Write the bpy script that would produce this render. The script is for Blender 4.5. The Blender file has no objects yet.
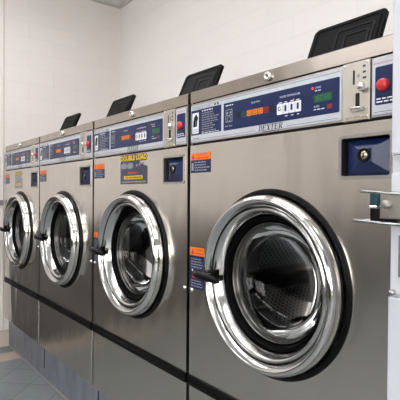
import bpy, bmesh, math, random
from mathutils import Vector, Matrix
random.seed(3)
C = bpy.context.scene.collection
PI = math.pi
ZOFF = 1.15            # camera height above the floor; local heights are measured from the camera level

# ------------------------------------------------------------------ materials
def lin(c):
    return tuple((v/255/12.92 if v/255 <= .04045 else ((v/255+.055)/1.055)**2.4) for v in c) + (1,)

def mat(name, col, rough=.5, metal=0., spec=.5, coat=0., emit=None, estr=0., trans=0.):
    m = bpy.data.materials.new(name); m.use_nodes = True
    b = m.node_tree.nodes['Principled BSDF']
    b.inputs['Base Color'].default_value = lin(col)
    b.inputs['Roughness'].default_value = rough
    b.inputs['Metallic'].default_value = metal
    b.inputs['Specular IOR Level'].default_value = spec
    b.inputs['Coat Weight'].default_value = coat
    b.inputs['Coat Roughness'].default_value = .12
    if emit:
        b.inputs['Emission Color'].default_value = lin(emit)
        b.inputs['Emission Strength'].default_value = estr
    return m

def nodes(m): return m.node_tree.nodes, m.node_tree.links, m.node_tree.nodes['Principled BSDF']

def brushed(name, col, rough, aniso=.75, wave=.25):
    m = mat(name, col, rough, 1.)
    N, L, B = nodes(m)
    B.inputs['Anisotropic'].default_value = aniso
    t = N.new('ShaderNodeTangent'); t.direction_type = 'UV_MAP'; t.uv_map = 'UVMap'
    L.new(t.outputs[0], B.inputs['Tangent'])
    B.inputs['Anisotropic Rotation'].default_value = .25
    g = N.new('ShaderNodeNewGeometry')
    mp = N.new('ShaderNodeMapping'); mp.inputs['Scale'].default_value = (1.5, 1.5, 90)
    L.new(g.outputs['Position'], mp.inputs['Vector'])
    n = N.new('ShaderNodeTexNoise'); n.inputs['Scale'].default_value = 4; n.inputs['Detail'].default_value = 4
    L.new(mp.outputs[0], n.inputs['Vector'])
    r = N.new('ShaderNodeMapRange'); r.inputs['To Min'].default_value = rough*.96; r.inputs['To Max'].default_value = rough*1.05
    L.new(n.outputs['Fac'], r.inputs['Value']); L.new(r.outputs[0], B.inputs['Roughness'])
    # slow waviness of thin sheet metal
    n2 = N.new('ShaderNodeTexNoise'); n2.inputs['Scale'].default_value = 5.5; n2.inputs['Detail'].default_value = 1
    mp2 = N.new('ShaderNodeMapping'); mp2.inputs['Scale'].default_value = (1.6, 1, .45)
    L.new(g.outputs['Position'], mp2.inputs['Vector']); L.new(mp2.outputs[0], n2.inputs['Vector'])
    bp = N.new('ShaderNodeBump'); bp.inputs['Strength'].default_value = wave; bp.inputs['Distance'].default_value = .02
    L.new(n2.outputs['Fac'], bp.inputs['Height']); L.new(bp.outputs[0], B.inputs['Normal'])
    return m

def brick_wall(name, col, axis):
    """white painted masonry: wide courses, only just showing through the paint"""
    m = mat(name, col, .55)
    N, L, B = nodes(m)
    g = N.new('ShaderNodeNewGeometry'); s = N.new('ShaderNodeSeparateXYZ'); c = N.new('ShaderNodeCombineXYZ')
    L.new(g.outputs['Position'], s.inputs[0])
    L.new(s.outputs[axis], c.inputs[0]); L.new(s.outputs['Z'], c.inputs[1])
    b = N.new('ShaderNodeTexBrick')
    b.inputs['Scale'].default_value = 1; b.inputs['Brick Width'].default_value = .39; b.inputs['Row Height'].default_value = .118
    b.inputs['Mortar Size'].default_value = .0045; b.inputs['Mortar Smooth'].default_value = .6
    b.inputs['Color1'].default_value = lin(col); b.inputs['Color2'].default_value = lin(tuple(v-2 for v in col))
    b.inputs['Mortar'].default_value = lin(tuple(v-4 for v in col))
    L.new(c.outputs[0], b.inputs['Vector']); L.new(b.outputs['Color'], B.inputs['Base Color'])
    inv = N.new('ShaderNodeMath'); inv.operation = 'SUBTRACT'; inv.inputs[0].default_value = 1; L.new(b.outputs['Fac'], inv.inputs[1])
    n = N.new('ShaderNodeTexNoise'); n.inputs['Scale'].default_value = 60; L.new(g.outputs['Position'], n.inputs['Vector'])
    ad = N.new('ShaderNodeMath'); ad.operation = 'MULTIPLY_ADD'; ad.inputs[1].default_value = .15
    L.new(n.outputs['Fac'], ad.inputs[0]); L.new(inv.outputs[0], ad.inputs[2])
    bp = N.new('ShaderNodeBump'); bp.inputs['Strength'].default_value = .24; bp.inputs['Distance'].default_value = .004
    L.new(ad.outputs[0], bp.inputs['Height']); L.new(bp.outputs[0], B.inputs['Normal'])
    return m

def floor_mat():
    m = mat('floor_tile', (112, 117, 118), .35)
    N, L, B = nodes(m)
    g = N.new('ShaderNodeNewGeometry')
    mp = N.new('ShaderNodeMapping'); mp.inputs['Rotation'].default_value = (0, 0, PI/4); mp.inputs['Location'].default_value = (.005, .06, 0)
    L.new(g.outputs['Position'], mp.inputs['Vector'])
    b = N.new('ShaderNodeTexBrick'); b.offset = 0
    b.inputs['Scale'].default_value = 1; b.inputs['Brick Width'].default_value = .212; b.inputs['Row Height'].default_value = .212
    b.inputs['Mortar Size'].default_value = .003; b.inputs['Mortar Smooth'].default_value = .3
    b.inputs['Color1'].default_value = lin((140, 145, 146)); b.inputs['Color2'].default_value = lin((131, 137, 138)); b.inputs['Mortar'].default_value = lin((104, 108, 110))
    L.new(mp.outputs[0], b.inputs['Vector'])
    n = N.new('ShaderNodeTexNoise'); n.inputs['Scale'].default_value = 14; n.inputs['Detail'].default_value = 4; L.new(g.outputs['Position'], n.inputs['Vector'])
    mx = N.new('ShaderNodeMixRGB'); mx.blend_type = 'OVERLAY'; mx.inputs['Fac'].default_value = .22
    L.new(b.outputs['Color'], mx.inputs[1]); L.new(n.outputs['Color'], mx.inputs[2])
    L.new(mx.outputs[0], B.inputs['Base Color'])
    return m

def mottled(name, c1, c2, scale, rough, stretch=(1, 1, 1), metal=0.):
    m = mat(name, c1, rough, metal)
    N, L, B = nodes(m)
    g = N.new('ShaderNodeNewGeometry'); mp = N.new('ShaderNodeMapping'); mp.inputs['Scale'].default_value = stretch
    L.new(g.outputs['Position'], mp.inputs['Vector'])
    n = N.new('ShaderNodeTexNoise'); n.inputs['Scale'].default_value = scale; n.inputs['Detail'].default_value = 5
    L.new(mp.outputs[0], n.inputs['Vector'])
    r = N.new('ShaderNodeValToRGB'); r.color_ramp.elements[0].color = lin(c1); r.color_ramp.elements[1].color = lin(c2)
    r.color_ramp.elements[0].position = .35; r.color_ramp.elements[1].position = .65
    L.new(n.outputs['Fac'], r.inputs[0]); L.new(r.outputs[0], B.inputs['Base Color'])
    return m

def perforated():
    m = mat('perforated_steel', (128, 126, 124), .3, 1.)
    N, L, B = nodes(m)
    u = N.new('ShaderNodeUVMap'); u.uv_map = 'UVMap'
    mp = N.new('ShaderNodeMapping'); mp.inputs['Rotation'].default_value = (0, 0, PI/4); L.new(u.outputs[0], mp.inputs['Vector'])
    v = N.new('ShaderNodeTexVoronoi'); v.voronoi_dimensions = '2D'; v.inputs['Randomness'].default_value = 0; v.inputs['Scale'].default_value = 66
    L.new(mp.outputs[0], v.inputs['Vector'])
    lt = N.new('ShaderNodeMath'); lt.operation = 'LESS_THAN'; lt.inputs[1].default_value = .29; L.new(v.outputs['Distance'], lt.inputs[0])
    mx = N.new('ShaderNodeMixRGB'); mx.inputs[1].default_value = lin((128, 126, 124)); mx.inputs[2].default_value = lin((6, 6, 7))
    L.new(lt.outputs[0], mx.inputs[0]); L.new(mx.outputs[0], B.inputs['Base Color'])
    iv = N.new('ShaderNodeMath'); iv.operation = 'SUBTRACT'; iv.inputs[0].default_value = 1; L.new(lt.outputs[0], iv.inputs[1]); L.new(iv.outputs[0], B.inputs['Metallic'])
    return m

def glass_mat(name, tint=(1, 1, 1, 1), ior=1.5):
    m = bpy.data.materials.new(name); m.use_nodes = True
    N, L = m.node_tree.nodes, m.node_tree.links
    N.clear()
    o = N.new('ShaderNodeOutputMaterial'); t = N.new('ShaderNodeBsdfTransparent'); g = N.new('ShaderNodeBsdfGlossy')
    t.inputs['Color'].default_value = tint; g.inputs['Roughness'].default_value = .01
    f = N.new('ShaderNodeFresnel'); f.inputs['IOR'].default_value = ior
    mx = N.new('ShaderNodeMixShader'); L.new(f.outputs[0], mx.inputs[0]); L.new(t.outputs[0], mx.inputs[1]); L.new(g.outputs[0], mx.inputs[2])
    L.new(mx.outputs[0], o.inputs[0])
    return m

M = {}
M['steel'] = brushed('brushed_stainless', (213, 207, 198), .2, .6, .4)
M['steel_cap'] = brushed('brushed_cap', (178, 169, 158), .24, .6)
M['steel_side'] = mat('steel_side', (150, 146, 141), .4, 1.)
M['chrome'] = mat('chrome', (226, 224, 221), .07, 1.)
M['ringsteel'] = mat('ring_steel', (205, 204, 202), .16, 1.)
M['satin'] = mat('satin_steel', (185, 183, 180), .24, 1.)
M['flange'] = mat('door_flange_steel', (92, 91, 89), .25, 1.)
M['coinsteel'] = brushed('coin_plate_steel', (206, 199, 188), .38, .5, .1)
M['label'] = mat('silver_label', (205, 209, 216), .38, .25)
M['navy'] = mat('navy_print', (12, 32, 80), .35, spec=.35, coat=.12)
M['navydk'] = mat('navy_plastic', (13, 35, 82), .35, coat=.15)
M['white'] = mat('white_print', (235, 237, 242), .45)
M['black'] = mat('black_plastic', (7, 7, 8), .35, spec=.18)
M['rubber'] = mat('black_rubber', (4, 4, 5), .6, spec=.08)
M['latchchrome'] = mat('latch_chrome', (168, 168, 168), .1, 1.)
M['gap'] = mat('black_gap', (6, 6, 6), .7)
M['lid'] = mat('black_lid', (10, 10, 11), .5, spec=.12)
M['lidridge'] = mat('lid_ridge', (24, 25, 27), .45, spec=.2)
M['red'] = mat('red_button', (205, 32, 36), .3, coat=.5)
M['redprint'] = mat('red_print', (205, 45, 50), .5)
M['led_amber'] = mat('amber_window', (196, 110, 30), .35, emit=(255, 130, 20), estr=.25)
M['led_red'] = mat('red_window', (120, 28, 34), .35, emit=(255, 30, 30), estr=.06)
M['led_green'] = mat('green_window', (18, 62, 44), .35, emit=(40, 255, 120), estr=.02)
M['led_digit'] = mat('green_digits', (34, 120, 72), .35, emit=(60, 255, 110), estr=.04)
M['led_dot'] = mat('red_lamp', (255, 60, 70), .35, emit=(255, 40, 50), estr=.8)
M['dark'] = mat('dark_window', (10, 12, 20), .25)
M['orange'] = mat('orange_print', (240, 128, 30), .45)
M['yellow'] = mat('yellow_print', (236, 192, 20), .45)
M['slate'] = mat('slate_print', (58, 62, 84), .4)
M['greyprint'] = mat('grey_print', (150, 152, 160), .45)
M['brass'] = mat('lock_metal', (205, 190, 165), .25, 1.)
M['lifter'] = mat('lifter_shadow_steel', (46, 46, 47), .4, 1.)  # dark tone puts the lifter's shadow in the drum into its colour
M['perf'] = perforated()
M['drum'] = mat('drum_steel', (120, 119, 117), .28, 1.)
M['glass'] = glass_mat('door_glass', (.56, .57, .59, 1), 1.36)
M['whitepaint'] = mottled('white_enamel', (212, 213, 220), (207, 208, 216), 6, .3)
M['whitegap'] = mat('shaded_recess', (196, 198, 202), .5)  # greyer than the enamel: shade of the recess put into the colour
M['greyslot'] = mat('grey_slot', (120, 124, 130), .5)
M['creamplate'] = mat('cast_metal', (168, 165, 156), .4, .6)
M['teal'] = mat('dark_teal_plastic', (16, 60, 74), .25)
M['wall_y'] = brick_wall('painted_block_back', (244, 239, 235), 'X')
M['wall_x'] = brick_wall('painted_block_side', (240, 233, 229), 'Y')
M['ceil'] = mottled('ceiling_paint', (228, 227, 226), (223, 222, 221), 3, .8)
M['floor'] = floor_mat()
M['floor_plain'] = mottled('border_tile', (124, 134, 133), (116, 125, 125), 12, .35)
M['floor_beige'] = mottled('beige_tile', (206, 186, 168), (196, 176, 157), 12, .4)
M['basebd'] = mottled('beige_tile_skirting', (206, 193, 180), (197, 183, 169), 9, .4)
M['plinth'] = mottled('blue_grey_tile', (122, 125, 136), (140, 144, 154), 7, .4, (2.5, 1, .6))
M['grout'] = mat('pale_grout', (176, 172, 166), .8)
M['trimwhite'] = mat('trim_white', (206, 200, 194), .5)
M['beige_trim'] = mat('trim_beige', (222, 210, 200), .5)
M['sock'] = mat('grey_socket', (150, 146, 143), .5)
M['lamp'] = mat('lamp_diffuser', (250, 250, 250), .5, emit=(250, 250, 255), estr=11.5)  # glow of the unseen ceiling lamps added to supply light
M['frame'] = mat('window_frame', (120, 122, 124), .4, .5)
M['pane'] = glass_mat('window_glass')
M['lawn'] = mottled('lawn', (74, 92, 48), (98, 110, 58), 2, .9)
M['reflection_panel'] = mottled('dark_reflection_panel', (84, 82, 80), (78, 76, 74), 4, .4)  # unseen dark cladding, added for what the steel reflects

# ------------------------------------------------------------------ mesh helpers
def new(): return bmesh.new()

def face(bm, pts, mi=0, smooth=False):
    f = bm.faces.new([bm.verts.new(p) for p in pts]); f.material_index = mi; f.smooth = smooth; return f

def box(bm, x0, x1, y0, y1, z0, z1, mi=0, bev=0.):
    t = bmesh.new()
    bmesh.ops.create_cube(t, size=1)
    for v in t.verts:
        v.co = Vector(((x0+x1)/2+v.co.x*(x1-x0), (y0+y1)/2+v.co.y*(y1-y0), (z0+z1)/2+v.co.z*(z1-z0)))
    if bev: bmesh.ops.bevel(t, geom=t.edges[:], offset=bev, segments=2, affect='EDGES', profile=.6)
    join(bm, t, mi)

def join(bm, t, mi=None, mtx=None):
    mp = {v: bm.verts.new(mtx @ v.co if mtx else v.co) for v in t.verts}
    for f in t.faces:
        try: g = bm.faces.new([mp[v] for v in f.verts])
        except ValueError: continue
        g.material_index = f.material_index if mi is None else mi; g.smooth = f.smooth
    t.free()

def rrect(x0, x1, z0, z1, r, n=5):
    pts = []
    for cx, cz, a0 in ((x1-r, z1-r, 0), (x0+r, z1-r, 90), (x0+r, z0+r, 180), (x1-r, z0+r, 270)):
        for i in range(n+1):
            a = math.radians(a0+90*i/n); pts.append((cx+r*math.cos(a), cz+r*math.sin(a)))
    return pts

def prism(bm, pts, y0, y1, mi=0, bev=0.):
    """pts in the x-z plane, y0 is the front"""
    t = bmesh.new()
    a = [t.verts.new((x, y0, z)) for x, z in pts]; b = [t.verts.new((x, y1, z)) for x, z in pts]
    ft = t.faces.new(a); t.faces.new(list(reversed(b)))
    n = len(pts)
    for i in range(n): t.faces.new((a[i], b[i], b[(i+1) % n], a[(i+1) % n]))
    if bev: bmesh.ops.bevel(t, geom=list(ft.edges), offset=bev, segments=2, affect='EDGES', profile=.6)
    bmesh.ops.recalc_face_normals(t, faces=t.faces[:])
    join(bm, t, mi)

def lathe(bm, prof, cx, cz, seg=96, mi=0, mis=None, a0=0., a1=2*PI):
    """prof: (radius, y) pairs turned round the y axis through (cx, cz)"""
    full = abs(a1-a0-2*PI) < 1e-6
    cnt = seg if full else seg+1
    rings = []
    for r, y in prof:
        if r < 1e-6: rings.append([bm.verts.new((cx, y, cz))]*cnt)
        else: rings.append([bm.verts.new((cx+r*math.cos(a0+(a1-a0)*i/seg), y, cz+r*math.sin(a0+(a1-a0)*i/seg))) for i in range(cnt)])
    for k in range(len(prof)-1):
        for i in range(seg):
            j = (i+1) % cnt
            vs = []
            for v in (rings[k][i], rings[k+1][i], rings[k+1][j], rings[k][j]):
                if v not in vs: vs.append(v)
            if len(vs) < 3: continue
            f = bm.faces.new(vs); f.smooth = True; f.material_index = mis[k] if mis else mi

def tube(bm, pts, r, mi=0, seg=12, cap=True):
    pts = [Vector(p) for p in pts]; n = len(pts)
    rs = r if isinstance(r, (list, tuple)) else [r]*n
    rings = []
    for i, p in enumerate(pts):
        d = (pts[min(i+1, n-1)]-pts[max(i-1, 0)]).normalized()
        u = d.cross(Vector((0, 0, 1)))
        if u.length < .05: u = d.cross(Vector((1, 0, 0)))
        u.normalize(); w = d.cross(u)
        rings.append([bm.verts.new(p+rs[i]*(u*math.cos(2*PI*k/seg)+w*math.sin(2*PI*k/seg))) for k in range(seg)])
    for i in range(n-1):
        for k in range(seg):
            f = bm.faces.new((rings[i][k], rings[i][(k+1) % seg], rings[i+1][(k+1) % seg], rings[i+1][k])); f.smooth = True; f.material_index = mi
    if cap:
        for rg in (rings[0], rings[-1]):
            f = bm.faces.new(rg); f.material_index = mi

def dome(bm, cx, cz, r, y, depth, mi=0, seg=24):
    """a low button dome bulging towards -y"""
    prof = [(r, y)] + [(r*math.cos(a), y-depth*math.sin(a)) for a in [PI/2*i/6 for i in range(1, 6)]] + [(0, y-depth)]
    lathe(bm, prof, cx, cz, seg, mi)

def ball(bm, c, r, mi=0, sc=(1, 1, 1)):
    t = bmesh.new(); bmesh.ops.create_uvsphere(t, u_segments=20, v_segments=12, radius=r)
    for v in t.verts: v.co = Vector(c)+Vector((v.co.x*sc[0], v.co.y*sc[1], v.co.z*sc[2]))
    for f in t.faces: f.smooth = True
    join(bm, t, mi)

def text(bm, s, x, z, size, y, mi=0, shear=0., width=None, bold=0.):
    cu = bpy.data.curves.new('t', 'FONT'); cu.body = s; cu.size = size; cu.shear = shear; cu.offset = bold
    cu.resolution_u = 3
    o = bpy.data.objects.new('t', cu); C.objects.link(o)
    dg = bpy.context.evaluated_depsgraph_get()
    me = bpy.data.meshes.new_from_object(o.evaluated_get(dg))
    xs = [v.co.x for v in me.vertices]
    sx = 1. if not width else width/(max(xs)-min(xs))
    x0 = min(xs)
    t = bmesh.new(); t.from_mesh(me)
    for v in t.verts: v.co = Vector((x+(v.co.x-x0)*sx, y, z+v.co.y))
    for f in t.faces:
        f.normal_update()
        if f.normal.y > 0: f.normal_flip()
    join(bm, t, mi)
    bpy.data.objects.remove(o); bpy.data.curves.remove(cu); bpy.data.meshes.remove(me)

def quad(bm, x0, x1, z0, z1, y, mi=0):
    face(bm, [(x0, y, z0), (x1, y, z0), (x1, y, z1), (x0, y, z1)], mi)

def lines(bm, x0, x1, z, h, y, mi, rnd):
    """a row of small print: word-length dashes"""
    x = x0
    while x < x1-.004:
        w = min(rnd.uniform(.006, .016), x1-x)
        quad(bm, x, x+w, z, z+h, y, mi); x += w+.003

def serif(bm, x, z, h, y, mi, s='DEXTER', adv=None):
    """upright serif capitals with a slant, as on the badge"""
    sl = .22
    def q(px0, pz0, px1, pz1, px2, pz2, px3, pz3, ox, w):
        face(bm, [(ox+a*w+b*h*sl, y, z+b*h) for a, b in ((px0, pz0), (px1, pz1), (px2, pz2), (px3, pz3))], mi)
    def rc(a, b, c, d, ox, w): q(a, b, c, b, c, d, a, d, ox, w)
    w = h*.84
    ox = x
    for ch in s:
        if ch in 'DER':
            rc(.12, 0, .34, 1, ox, w); rc(0, 0, .46, .09, ox, w); rc(0, .91, .46, 1, ox, w)
        if ch == 'D':
            rc(.3, 0, .62, .08, ox, w); rc(.3, .92, .62, 1, ox, w)
            q(.62, 0, .98, .3, .76, .34, .55, .08, ox, w); q(.76, .3, .98, .3, .98, .7, .76, .7, ox, w); q(.76, .66, .98, .7, .62, 1, .55, .92, ox, w)
        if ch == 'E':
            rc(.3, 0, .9, .09, ox, w); rc(.3, .91, .9, 1, ox, w); rc(.3, .46, .66, .54, ox, w)
            rc(.82, 0, .9, .28, ox, w); rc(.82, .74, .9, 1, ox, w); rc(.62, .36, .68, .64, ox, w)
        if ch == 'R':
            rc(.3, .92, .66, 1, ox, w); rc(.3, .46, .66, .54, ox, w); q(.66, .46, .92, .62, .72, .64, .6, .54, ox, w)
            q(.72, .6, .92, .62, .92, .86, .72, .86, ox, w); q(.72, .84, .92, .84, .66, 1, .6, .92, ox, w)
            q(.78, 0, 1.06, 0, .64, .5, .42, .5, ox, w)
        if ch == 'X':
            q(.68, 0, .96, 0, .3, 1, .04, 1, ox, w); q(.04, 0, .16, 0, .94, 1, .8, 1, ox, w)
            rc(-.02, 0, .3, .08, ox, w); rc(.6, 0, 1.02, .08, ox, w); rc(-.02, .92, .4, 1, ox, w); rc(.7, .92, 1.0, 1, ox, w)
        if ch == 'T':
            rc(.39, 0, .61, 1, ox, w); rc(.25, 0, .75, .08, ox, w); rc(.04, .91, .96, 1, ox, w); rc(.04, .72, .11, 1, ox, w); rc(.89, .72, .96, 1, ox, w)
        ox += w*1.12
    return ox

def obj(name, bm, mats, parent=None, label=None, uv='box', smooth_angle=None):
    """one mesh object; UVs are projected along the dominant normal axis"""
    if uv == 'box':
        lay = bm.loops.layers.uv.new('UVMap')
        bm.normal_update()
        for f in bm.faces:
            n = f.normal; ax = max(range(3), key=lambda i: abs(n[i]))
            for l in f.loops:
                p = l.vert.co
                l[lay].uv = ((p.x, p.z) if ax == 1 else (p.y, p.z) if ax == 0 else (p.x, p.y))
    me = bpy.data.meshes.new(name); bm.to_mesh(me); bm.free()
    for m in (mats if isinstance(mats, (list, tuple)) else [mats]): me.materials.append(m)
    o = bpy.data.objects.new(name, me); C.objects.link(o)
    if parent: o.parent = parent
    if label: o['label'] = label
    return o

def empty(name, loc=(0, 0, 0)):
    o = bpy.data.objects.new(name, None); C.objects.link(o); o.location = loc; return o

def tag(o, label, cat, group=None):
    o['label'] = label; o['category'] = cat
    if group: o['group'] = group
    return o

def struct(o): o['kind'] = 'structure'; return o

def copy_tree(o, parent=None):
    c = o.copy(); C.objects.link(c); c.parent = parent
    for ch in list(o.children): copy_tree(ch, c)
    return c

# ------------------------------------------------------------------ the washing machine (local: x 0..0.75, z from camera level)
W = .75
XC, ZC, RD = .373, -.2386, .2586
BOT = -.905
LEFT, RIGHT = .009, .743

def make_washer():
    root = empty('washing_machine')
    # body shell: sides, back, top, bottom
    b = new()
    box(b, LEFT+.001, LEFT+.006, .002, .74, BOT, .34); box(b, RIGHT-.006, RIGHT-.001, .002, .74, BOT, .34)
    box(b, LEFT+.006, RIGHT-.006, .735, .74, BOT, .34); box(b, LEFT+.006, RIGHT-.006, .004, .735, BOT, BOT+.006)
    box(b, LEFT+.001, RIGHT-.001, .06, .74, .34, .3445)
    # soap compartment in the top
    for x0, x1, y0, y1 in ((.23, .50, .10, .104), (.23, .50, .276, .28), (.23, .234, .10, .28), (.496, .50, .10, .28)):
        box(b, x0, x1, y0, y1, .3445, .362, 1)
    box(b, .234, .496, .104, .276, .3445, .347, 1)
    obj('cabinet', b, [M['steel_side'], M['black']], root)

    # upper front panel with the round door opening and the coin box window
    b = new()
    x0, x1, z0, zs, z1 = LEFT, RIGHT, -.603, .035, .1665
    N = 96
    angs = [2*PI*i/N for i in range(N)]
    cor = [math.atan2(zz-ZC, xx-XC) % (2*PI) for xx in (x0, x1) for zz in (z0, zs)]
    angs = sorted(set(angs+cor))
    R0 = .247
    inn, out = [], []
    for a in angs:
        c, s = math.cos(a), math.sin(a)
        t = min([((x1 if c > 0 else x0)-XC)/c if abs(c) > 1e-9 else 9, ((zs if s > 0 else z0)-ZC)/s if abs(s) > 1e-9 else 9])
        inn.append(b.verts.new((XC+R0*c, 0, ZC+R0*s))); out.append(b.verts.new((XC+t*c, 0, ZC+t*s)))
    n = len(angs)
    for i in range(n):
        j = (i+1) % n
        b.faces.new((inn[i], inn[j], out[j], out[i]))
    wx0, wx1, wz0, wz1 = .596, .722, .044, .137
    quad(b, x0, wx0, zs, z1, 0); quad(b, wx1, x1, zs, z1, 0); quad(b, wx0, wx1, zs, wz0, 0); quad(b, wx0, wx1, wz1, z1, 0)
    # returned edges
    for (a, c) in (((x0, z0), (x0, z1)), ((x1, z1), (x1, z0)), ((x0, z1), (x1, z1)), ((x1, z0), (x0, z0))):
        face(b, [(a[0], 0, a[1]), (c[0], 0, c[1]), (c[0], .018, c[1]), (a[0], .018, a[1])])
    for f in b.faces:
        f.normal_update()
        if abs(f.normal.y) > .9 and f.normal.y > 0: f.normal_flip()
    fp = obj('front_panel', b, M['steel'], root)
    # black trim strip under the upper panel
    b = new()
    box(b, LEFT, RIGHT, -.006, .012, -.639, -.606, 0, .003); box(b, LEFT, RIGHT, -.009, -.004, -.633, -.628, 0, .001)
    obj('trim_strip', b, M['black'], root)
    # lower panel
    b = new(); box(b, LEFT, RIGHT, 0, .016, BOT, -.6395, 0, .002); obj('lower_panel', b, M['steel'], root)
    # screws low on both edges of the upper panel
    for x in (LEFT+.012, RIGHT-.012):
        b = new(); dome(b, x, -.317, .0075, 0, .006); box(b, x-.0055, x+.0055, -.0066, -.0055, -.318, -.316, 1)
        obj('screw', b, [M['chrome'], M['gap']], root)

    # top cap
    b = new()
    prof = [(.0, .309), (.0, .3445), (.003, .347), (.10, .3475), (.10, .309)]
    L = [b.verts.new((LEFT, y, z)) for y, z in prof]; R = [b.verts.new((RIGHT, y, z)) for y, z in prof]
    for i in range(5): b.faces.new((L[i], R[i], R[(i+1) % 5], L[(i+1) % 5]))
    b.faces.new(L); b.faces.new(R)
    bmesh.ops.recalc_face_normals(b, faces=b.faces[:])
    cap = obj('top_cap', b, M['steel_cap'], root)
    b = new(); lathe(b, [(.0125, 0), (.0125, -.006), (.010, -.009), (.0055, -.009), (.005, -.007), (0, -.007)], .364, .328, 28)
    box(b, .3632, .3648, -.0078, -.0068, .324, .332, 1)
    obj('cap_lock', b, [M['chrome'], M['gap']], cap)

    # black shadow gap lines above and below the control panel
    b = new(); box(b, LEFT+.002, RIGHT-.002, .006, .04, .160, .309); obj('panel_backing', b, M['gap'], root)

    # soap lid, standing open and leaning back
    b = new()
    prism(b, rrect(0, .262, 0, .222, .014), -.007, .007, 0, .003)
    for (a0, a1, c0, c1) in ((.012, .250, .010, .212), (.10, .235, .03, .185), (.135, .222, .065, .160)):
        o_ = rrect(a0, a1, c0, c1, .012); i_ = rrect(a0+.005, a1-.005, c0+.005, c1-.005, .009)
        k = len(o_)
        vo = [b.verts.new((x, -.010, z)) for x, z in o_]; vi = [b.verts.new((x, -.010, z)) for x, z in i_]
        vo2 = [b.verts.new((x, -.0068, z)) for x, z in o_]; vi2 = [b.verts.new((x, -.0068, z)) for x, z in i_]
        for i in range(k):
            j = (i+1) % k
            for q4 in ((vo[i], vo[j], vi[j], vi[i]), (vo2[i], vo2[j], vo[j], vo[i]), (vi[i], vi[j], vi2[j], vi2[i])):
                f = b.faces.new(q4); f.material_index = 1 if a0 > .02 else 0
    for x in (.035, .19):
        tube(b, [(x, 0, .004), (x+.035, 0, .004)], .009)
    mtx = Matrix.Translation((.245, .275, .362)) @ Matrix.Rotation(math.radians(-24), 4, 'X')
    for v in b.verts: v.co = mtx @ v.co
    obj('soap_lid', b, [M['lid'], M['lidridge']], root)

    rnd = random.Random(5)
    # control panel
    b = new()
    box(b, LEFT+.004, .602, -.002, .006, .173, .304, 0, .001)
    prism(b, rrect(.0155, .5985, .179, .297, .004), -.0032, -.0015, 1)
    quad(b, .02, .594, .2925, .2935, -.0036, 2)       # thin blue rules
    quad(b, .02, .318, .1835, .1845, -.0036, 2); quad(b, .43, .594, .1835, .1845, -.0036, 2)
    text(b, 'DOUBLE LOAD', .026, .2835, .0085, -.0036, 3, width=.096)
    quad(b, .136, .144, .2835, .2905, -.0036, 3); quad(b, .150, .158, .2835, .2905, -.0036, 3)
    lines(b, .03, .06, .187, .002, -.0036, 3, rnd)
    lines(b, .345, .405, .1765, .0016, -.0036, 3, rnd)
    cp = obj('control_panel', b, [M['satin'], M['label'], M['navy'], M['slate']], root)
    b = new(); serif(b, .330, .1805, .0158, -.0037, 0); obj('badge_lettering', b, M['black'], cp)
    # instruction plate
    b = new()
    prism(b, rrect(.0185, .1705, .199, .281, .002), -.0040, -.003, 0)
    quad(b, .024, .0585, .204, .272, -.0043, 1)
    face(b, [(.029, -.0046, .226), (.050, -.0046, .226), (.052, -.0046, .245), (.056, -.0046, .254), (.045, -.0046, .268), (.034, -.0046, .258), (.030, -.0046, .244)], 2)
    face(b, [(.040, -.0048, .226), (.050, -.0048, .226), (.047, -.0048, .246), (.043, -.0048, .25)], 3)
    lines(b, .028, .055, .216, .002, -.0046, 3, rnd); lines(b, .028, .055, .209, .002, -.0046, 3, rnd)
    lines(b, .075, .13, .2725, .0034, -.0043, 1, rnd)
    for i in range(9): lines(b, .075, rnd.uniform(.135, .163), .2645-i*.0072, .0026, -.0043, 4, rnd)
    lines(b, .075, .16, .2012, .0022, -.0043, 1, rnd)
    obj('instruction_plate', b, [M['navy'], M['white'], M['black'], M['slate'], M['greyprint']], cp)
    # blue selector display
    b = new()
    prism(b, rrect(.182, .594, .198, .281, .003), -.0040, -.003, 0)
    lines(b, .192, .225, .271, .003, -.0043, 1, rnd)
    # little outlined machine pictograms
    for px, pz, pw, ph in ((.192, .222, .03, .036),):
        for q4 in ((px, px+pw, pz, pz+.002), (px, px+pw, pz+ph, pz+ph+.002), (px, px+.002, pz, pz+ph), (px+pw-.002, px+pw, pz, pz+ph), (px, px+pw, pz+ph*.55, pz+ph*.55+.002)):
            quad(b, *q4, -.0043, 2)
        lathe(b, [(.009, -.0043), (.007, -.0043)], px+pw*.5, pz+ph*.27, 20, 2)
        lathe(b, [(.004, -.0043), (0, -.0043)], px+pw*.25, pz+ph*.78, 12, 2); lathe(b, [(.004, -.0043), (0, -.0043)], px+pw*.72, pz+ph*.78, 12, 2)
    lines(b, .19, .225, .209, .0025, -.0043, 2, rnd)
    text(b, 'SELECTION', .302, .2625, .0068, -.0043, 1, width=.034)
    text(b, 'WATER TEMPERATURE', .409, .260, .0072, -.0043, 1, width=.068)
    text(b, 'START', .524, .2645, .006, -.0043, 1, width=.018)
    lines(b, .524, .541, .258, .0022, -.0043, 1, rnd)
    text(b, 'SUDS', .521, .2185, .006, -.0043, 1, width=.016)
    lines(b, .521, .552, .212, .0022, -.0043, 1, rnd)
    for i in range(4): lines(b, .405+i*.02, .418+i*.02, .2468, .002, -.0043, 1, rnd)
    for i in range(3): lines(b, .428+i*.02, .442+i*.02, .2095, .002, -.0043, 1, rnd)
    obj('display_screen', b, [M['navy'], M['white'], M['greyprint']], cp)
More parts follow.
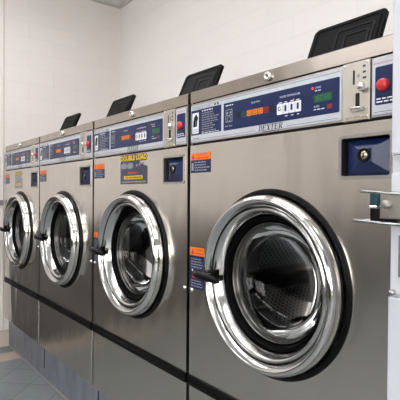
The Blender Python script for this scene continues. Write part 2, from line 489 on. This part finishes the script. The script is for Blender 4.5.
    for i, (x, m) in enumerate(((.262, 'led_green'), (.285, 'led_amber'), (.307, 'led_amber'), (.329, 'led_amber'), (.351, 'led_red'))):
        b = new(); prism(b, rrect(x, x+.0185, .229, .2455, .0015), -.0052, -.0038, 0)
        for q4 in ((x+.004, x+.0145, .241, .242), (x+.004, x+.0145, .2325, .2335), (x+.004, x+.005, .2325, .242), (x+.0135, x+.0145, .2325, .242)):
            quad(b, *q4, -.0055, 1)
        obj('cycle_light', b, [M[m], M['dark']], cp)
    b = new()
    for px in (.240, .375):
        b = new(); quad(b, px, px+.014, .229, .2455, -.0043, 0); obj('indicator_window', b, M['dark'], cp)
    for i in range(4):
        x = .401+i*.0205
        b = new(); prism(b, rrect(x, x+.0185, .2165, .2445, .002), -.0058, -.0038, 0)
        if i == 0:
            lathe(b, [(.006, -.0061), (.0035, -.0061)], x+.0092, .232, 14, 1, a0=.8, a1=2*PI)
        else:
            prism(b, rrect(x+.006, x+.0125, .2225, .2395, .003), -.0062, -.0056, 1)
        obj('temperature_button', b, [M['white'], M['navy']], cp)
    b = new(); prism(b, rrect(.520, .574, .230, .2495, .0015), -.0048, -.0038, 0)
    # seven segment digits
    segs = {'8': 'abcdefg', '0': 'abcdef', '2': 'abged', '5': 'afgcd', '7': 'abc'}
    for i, ch in enumerate('8.0.5.0'.replace('.', '')):
        x, z, w, h = .528+i*.0112, .234, .007, .0125
        S = {'a': (x, x+w, z+h-.0015, z+h), 'd': (x, x+w, z, z+.0015), 'g': (x, x+w, z+h/2-.0007, z+h/2+.0008), 'f': (x, x+.0015, z+h/2, z+h), 'e': (x, x+.0015, z, z+h/2), 'b': (x+w-.0015, x+w, z+h/2, z+h), 'c': (x+w-.0015, x+w, z, z+h/2)}
        for k in segs[ch]: quad(b, *S[k], -.0051, 1)
    obj('digit_display', b, [M['led_green'], M['led_digit']], cp)
    b = new(); dome(b, .5165, .2665, .003, -.004, .002); obj('indicator_lamp', b, M['led_dot'], cp)
    b = new(); dome(b, .457, .2515, .0016, -.004, .001); obj('indicator_lamp', b, M['led_dot'], cp)
    b = new(); quad(b, .560, .574, .2105, .2215, -.0043, 0); obj('indicator_window', b, M['led_red'], cp)

    # coin plate
    b = new()
    box(b, .6035, .6725, -.005, .006, .172, .305, 0, .0012)
    lines(b, .655, .664, .289, .005, -.0054, 1, rnd); lines(b, .655, .664, .276, .005, -.0054, 1, rnd); lines(b, .655, .664, .263, .005, -.0054, 1, rnd)
    lines(b, .641, .648, .268, .008, -.0054, 2, rnd)
    lines(b, .613, .664, .1765, .005, -.0054, 3, rnd)
    for x, z in ((.609, .299), (.667, .299), (.667, .179)): dome(b, x, z, .003, -.005, .002, 4, 12)
    cn = obj('coin_plate', b, [M['coinsteel'], M['slate'], M['greyprint'], M['brass'], M['chrome']], root)
    b = new(); quad(b, .6305, .635, .254, .286, -.0055, 0); obj('coin_slot', b, M['gap'], cn)
    b = new(); lathe(b, [(.009, -.005), (.009, -.009), (.0105, -.013), (.009, -.018), (.005, -.0205), (0, -.021)], .656, .245, 28); obj('coin_knob', b, M['chrome'], cn)
    b = new(); prism(b, rrect(.6375, .6475, .198, .2335, .002), -.0058, -.0048, 0)
    pts = [(.626+.034*(.5-.5*math.cos(PI*i/12)), -.005-.012*math.sin(PI*i/12), .199) for i in range(13)]
    tube(b, pts, .0022, 1, 10)
    prism(b, [(.627, .1965), (.659, .1965), (.656, .1915), (.63, .1915)], -.008, -.004, 1, .001)
    obj('coin_return', b, [M['gap'], M['chrome']], cn)

    # start panel with the red button
    b = new()
    box(b, .6745, RIGHT-.004, -.002, .006, .173, .304, 0, .001)
    prism(b, rrect(.6775, .737, .179, .299, .003), -.0032, -.0015, 1)
    prism(b, rrect(.6845, .7335, .199, .282, .004), -.0040, -.003, 2)
    text(b, 'EMERGENCY', .680, .2875, .0058, -.0036, 3, width=.052)
    lines(b, .688, .731, .2105, .003, -.0043, 4, rnd); lines(b, .688, .728, .204, .003, -.0043, 4, rnd)
    quad(b, .682, .734, .1835, .1845, -.0036, 2)
    sp = obj('start_panel', b, [M['satin'], M['label'], M['navy'], M['redprint'], M['white']], root)
    b = new(); lathe(b, [(.0142, -.004), (.0142, -.007), (.0130, -.0105), (.009, -.013), (0, -.014)], .7035, .241, 32); obj('stop_button', b, M['red'], sp)

    # coin box in its recessed window
    b = new()
    o_ = rrect(wx0-.0045, wx1+.0045, wz0-.0045, wz1+.0045, .009); i_ = rrect(wx0+.003, wx1-.003, wz0+.003, wz1-.003, .005)
    k = len(o_)
    lay = [[b.verts.new((x, y, z)) for x, z in P] for P, y in ((o_, -.0005), (o_, -.002), (i_, -.002), (i_, .045))]
    for q_ in range(3):
        for i in range(k):
            j = (i+1) % k; f = b.faces.new((lay[q_][i], lay[q_][j], lay[q_+1][j], lay[q_+1][i])); f.material_index = 0 if q_ < 2 else 1
    f = b.faces.new(lay[3]); f.material_index = 2
    bmesh.ops.recalc_face_normals(b, faces=b.faces[:])
    cb = obj('coin_box', b, [M['satin'], M['steel_side'], M['gap']], root)
    b = new()
    bx0, bx1, bz0, bz1 = .606, .717, .050, .129
    o4 = [(bx0, .015, bz0), (bx1, .015, bz0), (bx1, .015, bz1), (bx0, .015, bz1)]
    i4 = [(.640, -.001, .078), (.676, -.001, .078), (.676, -.001, .108), (.640, -.001, .108)]
    bk = [(x, .044, z) for x, y, z in o4]
    for i in range(4):
        j = (i+1) % 4; face(b, [o4[i], o4[j], i4[j], i4[i]]); face(b, [bk[i], bk[j], o4[j], o4[i]])
    face(b, i4)
    bmesh.ops.remove_doubles(b, verts=b.verts[:], dist=1e-5); bmesh.ops.recalc_face_normals(b, faces=b.faces[:])
    obj('coin_box_door', b, M['navydk'], cb)
    b = new()
    lathe(b, [(.0165, .002), (.0160, -.004), (.0115, -.005), (.0105, -.001)], .6575, .093, 28, 1)
    lathe(b, [(.0105, -.001), (.0095, -.004), (0, -.004)], .6575, .093, 24, 0)
    box(b, .6565, .6585, -.0052, -.0042, .088, .098, 1)
    obj('box_lock', b, [M['brass'], M['black']], cb)

    # warning labels
    b = new()
    quad(b, .013, .118, .117, .140, -.0006, 0); quad(b, .013, .118, .075, .117, -.0006, 1)
    face(b, [(.018, -.0009, .121), (.034, -.0009, .121), (.026, -.0009, .136)], 3)
    text(b, 'WARNING', .045, .1295, .0095, -.0009, 3, width=.055); lines(b, .04, .11, .121, .004, -.0009, 3, rnd)
    for i in range(4): lines(b, .034, rnd.uniform(.09, .112), .107-i*.0085, .0036, -.0009, 2, rnd)
    quad(b, .017, .028, .083, .108, -.0009, 2)
    obj('warning_label', b, [M['orange'], M['navy'], M['greyprint'], M['redprint']], root)
    b = new()
    quad(b, .012, .088, -.2, -.172, -.0006, 0); quad(b, .012, .088, -.309, -.2, -.0006, 1)
    face(b, [(.018, -.0009, -.196), (.036, -.0009, -.196), (.027, -.0009, -.177)], 3)
    text(b, 'WARNING', .042, -.184, .009, -.0009, 3, width=.042); lines(b, .042, .084, -.194, .004, -.0009, 3, rnd)
    for i in range(4): lines(b, .018, rnd.uniform(.07, .084), -.213-i*.009, .0038, -.0009, 2, rnd)
    quad(b, .024, .080, -.275, -.264, -.0009, 3)
    lathe(b, [(.0042, -.0009), (0, -.0009)], .026, -.249, 14, 4)
    for i in range(3): lines(b, .018, rnd.uniform(.07, .084), -.285-i*.009, .0038, -.0009, 2, rnd)
    obj('warning_label', b, [M['orange'], M['navy'], M['greyprint'], M['redprint'], M['white']], root)

    # door: black bezel, chrome ring, gasket, glass, handle, hinge
    b = new()
    lathe(b, [(.246, .02), (.247, .004), (RD, .001), (RD, -.0025), (.256, -.004), (.245, -.004)], XC, ZC, 128, 0)
    obj('door_bezel', b, M['black'], root)
    b = new()
    prof = [(.236, .002), (.2412, -.005), (.2425, -.012), (.2424, -.020), (.2413, -.029), (.2390, -.037), (.2355, -.0435), (.2310, -.0475), (.2265, -.0485), (.2215, -.0455), (.2140, -.0360), (.2115, -.0310), (.2100, -.0280),
            (.2075, -.0280), (.2055, -.0315), (.2020, -.0325), (.1985, -.0305), (.1940, -.0230), (.1885, -.012), (.1845, -.002), (.1820, .006)]
    lathe(b, prof, XC, ZC, 128, mis=[0]*9+[2]*2+[1]*2+[2]*7)
    door = obj('door', b, [M['chrome'], M['black'], M['ringsteel']], root)
    b = new()
    lathe(b, [(.1830, .002), (.1795, -.004), (.1755, -.003), (.1730, .006), (.1715, .014), (.170, .020), (.166, .024)], XC, ZC, 96); obj('door_gasket', b, M['rubber'], door)
    b = new()
    lathe(b, [(.169, .020), (.1665, .0135), (.1640, .0145), (.1625, .022), (.1612, .028), (.1590, .030), (.1575, .036), (.1560, .046), (.1550, .060), (.153, .115)], XC, ZC, 96); obj('door_flange', b, M['flange'], door)
    b = new()
    lathe(b, [(.1568, .042), (.150, .058), (.135, .078), (.11, .094), (.07, .106), (.035, .110), (0, .111)], XC, ZC, 96); obj('door_glass', b, M['glass'], door)
    # handle: lever with a rounded grip
    b = new()
    tube(b, [(.117, -.058, ZC-.003), (.121, -.060, ZC-.003), (.142, -.062, ZC-.005), (.17, -.062, ZC-.008), (.205, -.058, ZC-.011), (.220, -.050, ZC-.013)], [.006, .0125, .0135, .012, .0105, .008], 0, 16)
    prism(b, [(.178, ZC-.020), (.212, ZC-.022), (.215, ZC+.020), (.206, ZC+.022), (.196, ZC+.004), (.178, ZC+.004)], -.060, -.044, 0, .002)
    box(b, .186, .212, -.050, -.026, ZC-.016, ZC+.002, 0, .002)
    obj('door_handle', b, M['black'], door)
    # drum
    b = new(); lay = b.loops.layers.uv.new('UVMap')
    R, y0, y1, seg = .235, .125, .52, 72
    for k, (ya, yb) in enumerate(((y0, y1),)):
        for i in range(seg):
            a, c = 2*PI*i/seg, 2*PI*(i+1)/seg
            f = face(b, [(XC+R*math.cos(a), ya, ZC+R*math.sin(a)), (XC+R*math.cos(c), ya, ZC+R*math.sin(c)), (XC+R*math.cos(c), yb, ZC+R*math.sin(c)), (XC+R*math.cos(a), yb, ZC+R*math.sin(a))], 0, True)
            for l, uv in zip(f.loops, ((a*R, ya), (c*R, ya), (c*R, yb), (a*R, yb))): l[lay].uv = uv
    vs = [b.verts.new((XC+R*math.cos(2*PI*i/seg), y1, ZC+R*math.sin(2*PI*i/seg))) for i in range(seg)]
    f = b.faces.new(vs)
    for l in f.loops: l[lay].uv = (l.vert.co.x, l.vert.co.z)
    n0 = len(b.faces)
    lathe(b, [(.153, .115), (.17, .116), (R, y0)], XC, ZC, 72, 1)
    drum = obj('drum', b, [M['perf'], M['drum']], root, uv=None)
    # three lifter ribs
    for k in range(3):
        a = math.radians(192+120*k); ct, st = math.cos(a), math.sin(a)
        b = new()
        sec = [(-.04, 0), (-.014, .058), (.014, .058), (.04, 0)]
        f0 = [b.verts.new((XC+(R-h)*ct-s*st, y0+.01, ZC+(R-h)*st+s*ct)) for s, h in sec]; f1 = [b.verts.new((XC+(R-h)*ct-s*st, y1-.01, ZC+(R-h)*st+s*ct)) for s, h in sec]
        for i in range(3): b.faces.new((f0[i], f0[i+1], f1[i+1], f1[i]))
        b.faces.new(f0); b.faces.new(f1)
        bmesh.ops.recalc_face_normals(b, faces=b.faces[:])
        obj('lifter', b, M['lifter'], drum)
    return root

proto = make_washer()
GW = 'washing machines in a row on the tiled plinth'
labels = ['stainless steel front-load washing machine standing right beside the tall white cabinet',
          'stainless steel front-load washing machine with the large yellow and navy load sticker',
          'stainless steel front-load washing machine, second from the end wall, no sticker above its door',
          'stainless steel front-load washing machine against the white end wall, faded grey sticker above its door']
washers = []
for i in range(4):
    o = proto if i == 0 else copy_tree(proto)
    o.location = (-W*i, 0, ZOFF)
    tag(o, labels[i], 'washing machine', GW); washers.append(o)

rnd = random.Random(9)
def load_label(parent, x0, x1, z0, z1, head, body, word):
    b = new()
    w = x1-x0; h = z1-z0; zt = z1-h*.20
    y = -.0006
    hm = 0
    text(b, word, x0+w*.01, zt+h*.02, h*.25, y-.0001, 1, width=w*.98, bold=.0045)
    text(b, word, x0+w*.02, zt+h*.03, h*.24, y-.0005, 0, width=w*.96, bold=.0012)
    pts = [(x0, z0), (x1, z0), (x1, zt-h*.22), (x0+w*.78, zt-h*.12), (x0+w*.7, zt-h*.02), (x0, zt-h*.02)]
    face(b, [(px, y, pz) for px, pz in pts], 1)
    for cx_ in (.14, .38):
        for dx in (-.06, 0, .06):
            lathe(b, [(w*.055, y-.0003), (0, y-.0003)], x0+w*(cx_+dx), zt-h*.15-abs(dx)*h*.2, 14, 2)
        face(b, [(x0+w*(cx_-.06), y-.0004, zt-h*.16), (x0+w*cx_, y-.0004, zt-h*.29), (x0+w*(cx_+.06), y-.0004, zt-h*.16)], 2)
    for k in range(3): quad(b, x0+w*(.6+.1*k), x0+w*(.66+.1*k), zt-h*(.2-.03*k), zt-h*(.13-.03*k), y-.0003, 2)
    quad(b, x0+w*.3, x0+w*.66, z0+h*.37, z0+h*.42, y-.0003, 3)
    quad(b, x0+w*.14, x0+w*.84, z0+h*.17, z0+h*.29, y-.0003, 0)
    lines(b, x0+w*.2, x0+w*.8, z0+h*.2, h*.05, y-.0005, 1, rnd)
    lines(b, x0+w*.06, x0+w*.95, z0+h*.05, h*.05, y-.0003, 2, rnd)
    return obj('load_label', b, [head, body, M['greyprint'], M['redprint']], parent)
load_label(washers[1], .268, .484, .044, .161, M['yellow'], M['slate'], 'DOUBLE LOAD')
load_label(washers[3], .255, .420, .038, .150, M['yellow'], M['greyprint'], 'DOUBLE LOAD')

# ------------------------------------------------------------------ white cabinet with the chrome latch
cab = empty('white_cabinet', (0, 0, ZOFF))
tag(cab, 'tall white metal cabinet with a chrome latch standing beside the last washing machine', 'cabinet')
CX0, CX1, CY = .7765, 1.50, -.10
b = new()
box(b, CX0, CX1, CY+.012, .75, -1.15, .86, 0, .004)
obj('body', b, M['whitepaint'], cab)
b = new(); box(b, CX0, CX1, CY, CY+.0115, .080, .86, 0, .003); obj('upper_panel', b, M['whitepaint'], cab)
b = new(); box(b, CX0+.001, CX1-.001, CY+.004, CY+.0115, .046, .0795); obj('recess_band', b, M['whitegap'], cab)
b = new(); box(b, CX0, CX1, CY, CY+.0115, -.183, .0455, 0, .003)
box(b, CX0+.0165, CX0+.20, CY-.0015, CY+.004, -.150, -.072, 1, .001)
obj('middle_panel', b, [M['whitepaint'], M['greyslot']], cab)
b = new(); box(b, CX0-.002, CX1, CY-.003, CY+.0115, -1.06, -.189, 0, .003); obj('lower_door', b, M['whitepaint'], cab)
b = new(); lathe(b, [(.006, CY), (.006, CY-.008), (.0045, CY-.011), (0, CY-.0115)], CX0+.007, -.180, 18); obj('door_stud', b, M['satin'], cab)
b = new()
prism(b, rrect(CX0+.003, CX0+.06, -.050, .004, .004), CY-.012, CY, 0, .002)
latch = obj('latch', b, M['creamplate'], cab, 'cast metal latch with two chrome loops')
def loop(zl, zr, y0, y1, xl, r):
    b = new()
    yc = (y0+y1)/2; hw = (y1-y0)/2
    pts = [(CX0+.055, y1, zr)] + [(xl+hw-hw*math.sin(a)*1.0, yc+hw*math.cos(a), zl) for a in [PI*i/14 for i in range(15)]] + [(CX0+.055, y0, zr)]
    tube(b, pts, r, 0, 12)
    obj('latch_loop', b, M['latchchrome'], latch)
loop(.010, .004, CY-.040, CY-.008, .731, .0028)
loop(-.046, -.050, CY-.044, CY-.008, .718, .0030)
b = new()
box(b, .754, .767, CY-.034, CY-.020, -.048, .006, 0, .002)
box(b, .753, .768, CY-.035, CY-.019, -.022, -.017, 1, .001)
box(b, .7535, .7675, CY-.0345, CY-.0195, -.017, .006, 2, .002)
box(b, .7685, CX0+.03, CY-.030, CY-.010, -.050, -.040, 0, .002)
obj('latch_post', b, [M['black'], M['chrome'], M['teal']], latch)
b = new(); lathe(b, [(.006, CY-.012), (.0075, CY-.018), (.0085, CY-.026), (.006, CY-.031), (0, CY-.032)], CX0+.004, -.014, 20); obj('latch_knob', b, M['creamplate'], latch)

# ------------------------------------------------------------------ setting
XE, YB, YF, XR, ZF, ZT = -2.35, .985, -4.2, 4.6, -1.15, 1.655
def S(name, bm, m): 
    o = obj(name, bm, m); o.location = (0, 0, ZOFF); return struct(o)
b = new(); box(b, -2.03, XR, YF, YB, ZF-.05, ZF); box(b, XE, -2.195, YF, YB, ZF-.05, ZF, 1); box(b, -2.195, -2.03, YF, YB, ZF-.05, ZF, 2)
S('floor', b, [M['floor'], M['floor_plain'], M['floor_beige']])
b = new(); box(b, XE, XR, YF, YB, ZT, ZT+.05); S('ceiling', b, M['ceil'])
b = new(); box(b, XE-.1, XR+.1, YB, YB+.1, ZF-.05, ZT+.05); S('wall_back', b, M['wall_y'])
b = new(); box(b, XE-.1, XE, YF-.1, YB, ZF-.05, ZT+.05); S('wall_left', b, M['wall_x'])
b = new(); box(b, XE, XE+.012, YF, .06, ZF, -1.025, 0, .002); S('baseboard_left', b, M['basebd'])
b = new(); box(b, XE, XE+.006, .010, .022, -1.025, ZT, 0, .001); S('trim_1', b, M['beige_trim'])
b = new()
box(b, XE, XE+.02, YF, YB, ZT-.02, ZT, 0, .004); box(b, XE+.02, XR, YB-.02, YB, ZT-.02, ZT, 0, .004)
S('trim_2', b, M['trimwhite'])
# wall behind the camera and wall on the right with shop windows
def windowed(name, axis, c0, c1, a0, a1, wins, m):
    b = new()
    def bx(u0, u1, z0, z1):
        if axis == 'y': box(b, u0, u1, c0, c1, z0, z1)
        else: box(b, c0, c1, u0, u1, z0, z1)
    u = a0
    for w0, w1, z0, z1 in wins:
        bx(u, w0, ZF, ZT); bx(w0, w1, ZF, z0); bx(w0, w1, z1, ZT); u = w1
    bx(u, a1, ZF, ZT)
    S(name, b, m)
def window(n, axis, c, w0, w1, z0, z1):
    b = new()
    def bx(u0, u1, za, zb, d=.03, mi=0):
        if axis == 'y': box(b, u0, u1, c-d, c+d, za, zb, mi)
        else: box(b, c-d, c+d, u0, u1, za, zb, mi)
    f = .05
    bx(w0, w1, z0, z0+f); bx(w0, w1, z1-f, z1); bx(w0, w0+f, z0, z1); bx(w1-f, w1, z0, z1)
    m_ = (w0+w1)/2; bx(m_-f/2, m_+f/2, z0, z1)
    bx(w0+f, w1-f, z0+f, z1-f, .003, 1)
    S('window_%d' % n, b, [M['frame'], M['pane']])
winF = [(.9, 2.6, -.2, 1.5), (2.7, 4.4, -.2, 1.5)]
winR = [(-3.9, -2.2, -.95, 1.5), (-2.1, -.4, -.95, 1.5)]
windowed('wall_front', 'y', YF-.1, YF, XE-.1, XR+.1, winF, M['wall_y'])
windowed('wall_right', 'x', XR, XR+.1, YF, YB, winR, M['wall_x'])
k = 1
for w in winF: window(k, 'y', YF-.05, *w); k += 1
for w in winR: window(k, 'x', XR+.05, *w); k += 1
# unseen dark panels added on two walls to darken reflections in the steel
b = new(); box(b, XE+.012, XR, YF, YF+.02, ZF, -.22, 0, .003); S('reflection_trim_1', b, M['reflection_panel'])
b = new(); box(b, XE+.012, XE+.03, YF+.02, -.07, ZF, -.22, 0, .003); S('reflection_trim_2', b, M['reflection_panel'])
# lawn outside
b = new(); box(b, -30, 30, -40, YF-.12, ZF-.2, ZF-.12); box(b, XR+.12, 40, YF-.12, 20, ZF-.2, ZF-.12)
S('ground_outside', b, M['lawn'])
# tiled plinth under the machines
b = new()
joints = [XE, -1.95, -1.56, -1.146, -.798, -.41, -.02, .37, .765]
box(b, XE+.001, .765, .062, .75, ZF, BOT-.001, 1)
box(b, XE+.001, .765, .054, .062, ZF, ZF+.012, 1)
for i in range(len(joints)-1):
    g = .004
    box(b, joints[i]+g, joints[i+1]-g, .055, .063, ZF+.012, BOT-.002, 0, .001)
for x, l0 in ((-1.56, ZF+.07), (-.798, ZF+.06), (-.02, ZF+.06)): box(b, x-.007, x+.007, .0545, .064, l0, BOT-.002, 2)
S('trim_3', b, [M['plinth'], M['grout'], M['gap']])

# grey socket low on the end wall
b = new(); prism(b, rrect(-.05, .05, -.02, .02, .005), -.008, 0, 0, .002)
prism(b, rrect(-.03, -.005, -.008, .008, .003), -.010, -.008, 1); prism(b, rrect(.005, .03, -.008, .008, .003), -.010, -.008, 1)
o = obj('wall_socket', b, [M['sock'], M['greyslot']]); o.rotation_euler = (0, 0, PI/2); o.location = (XE+.0005, -.035, ZOFF-.065)
tag(o, 'small grey wall socket on the white end wall by the washing machine door', 'socket')

# unseen ceiling lamps, added to light the walls and the machines
for i, (x, y) in enumerate(((-1.4, -.45), (.2, -.45), (1.8, -.45), (-1.1, -2.6), (.6, -2.6), (2.3, -2.6))):
    t = empty('added_ceiling_light', (x, y, ZOFF+ZT))
    tag(t, 'long fluorescent ceiling light, unseen, added above the aisle to light the washing machines', 'ceiling light', 'unseen ceiling lights added above the aisle')
    b = new()
    box(b, -.62, .62, -.03, .03, -.20, -.17, 0, .004)
    for q6 in ((-.63, -.60, -.13, .13), (.60, .63, -.13, .13)): box(b, *q6, -.28, -.20, 0, .004)
    for q6 in (-.45, .45): tube(b, [(q6, 0, -.17), (q6, 0, 0)], .006)
    obj('lamp_frame', b, M['trimwhite'], t)
    b = new(); prism(b, [(.12*math.cos(2*PI*k/24), -.235+.035*math.sin(2*PI*k/24)) for k in range(24)], -.60, .60)
    for v in b.verts: v.co = Vector((v.co.y, v.co.x, v.co.z))
    bmesh.ops.recalc_face_normals(b, faces=b.faces[:])
    obj('diffuser', b, M['lamp'], t)

# ------------------------------------------------------------------ world, camera
w = bpy.data.worlds.new('World'); bpy.context.scene.world = w; w.use_nodes = True
N, L = w.node_tree.nodes, w.node_tree.links
# bright hazy overcast sky
bg = N['Background']; bg.inputs['Color'].default_value = (1, .985, .975, 1); bg.inputs['Strength'].default_value = 7

cx, D, yaw, pitch, roll, f = 1.2251, .9122, .6655, -.0101, .0073, 450.43
F = Vector((-math.cos(yaw)*math.cos(pitch), math.sin(yaw)*math.cos(pitch), math.sin(pitch)))
Rt = F.cross(Vector((0, 0, 1))).normalized(); U = Rt.cross(F)
R2 = math.cos(roll)*Rt+math.sin(roll)*U; U2 = -math.sin(roll)*Rt+math.cos(roll)*U
cam = bpy.data.cameras.new('Camera'); co = bpy.data.objects.new('Camera', cam); C.objects.link(co)
cam.sensor_width = 36; cam.lens = 36*f/400; cam.clip_start = .02
mw = Matrix((R2, U2, -F)).transposed().to_4x4(); mw.translation = (cx, -D, ZOFF)
co.matrix_world = mw
sc = bpy.context.scene; sc.camera = co
sc.view_settings.view_transform = 'Standard'; sc.view_settings.look = 'None'; sc.view_settings.gamma = 1; sc.view_settings.use_curve_mapping = False
sc.view_settings.exposure = 0.0
sc.cycles.max_bounces = 10; sc.cycles.transparent_max_bounces = 12
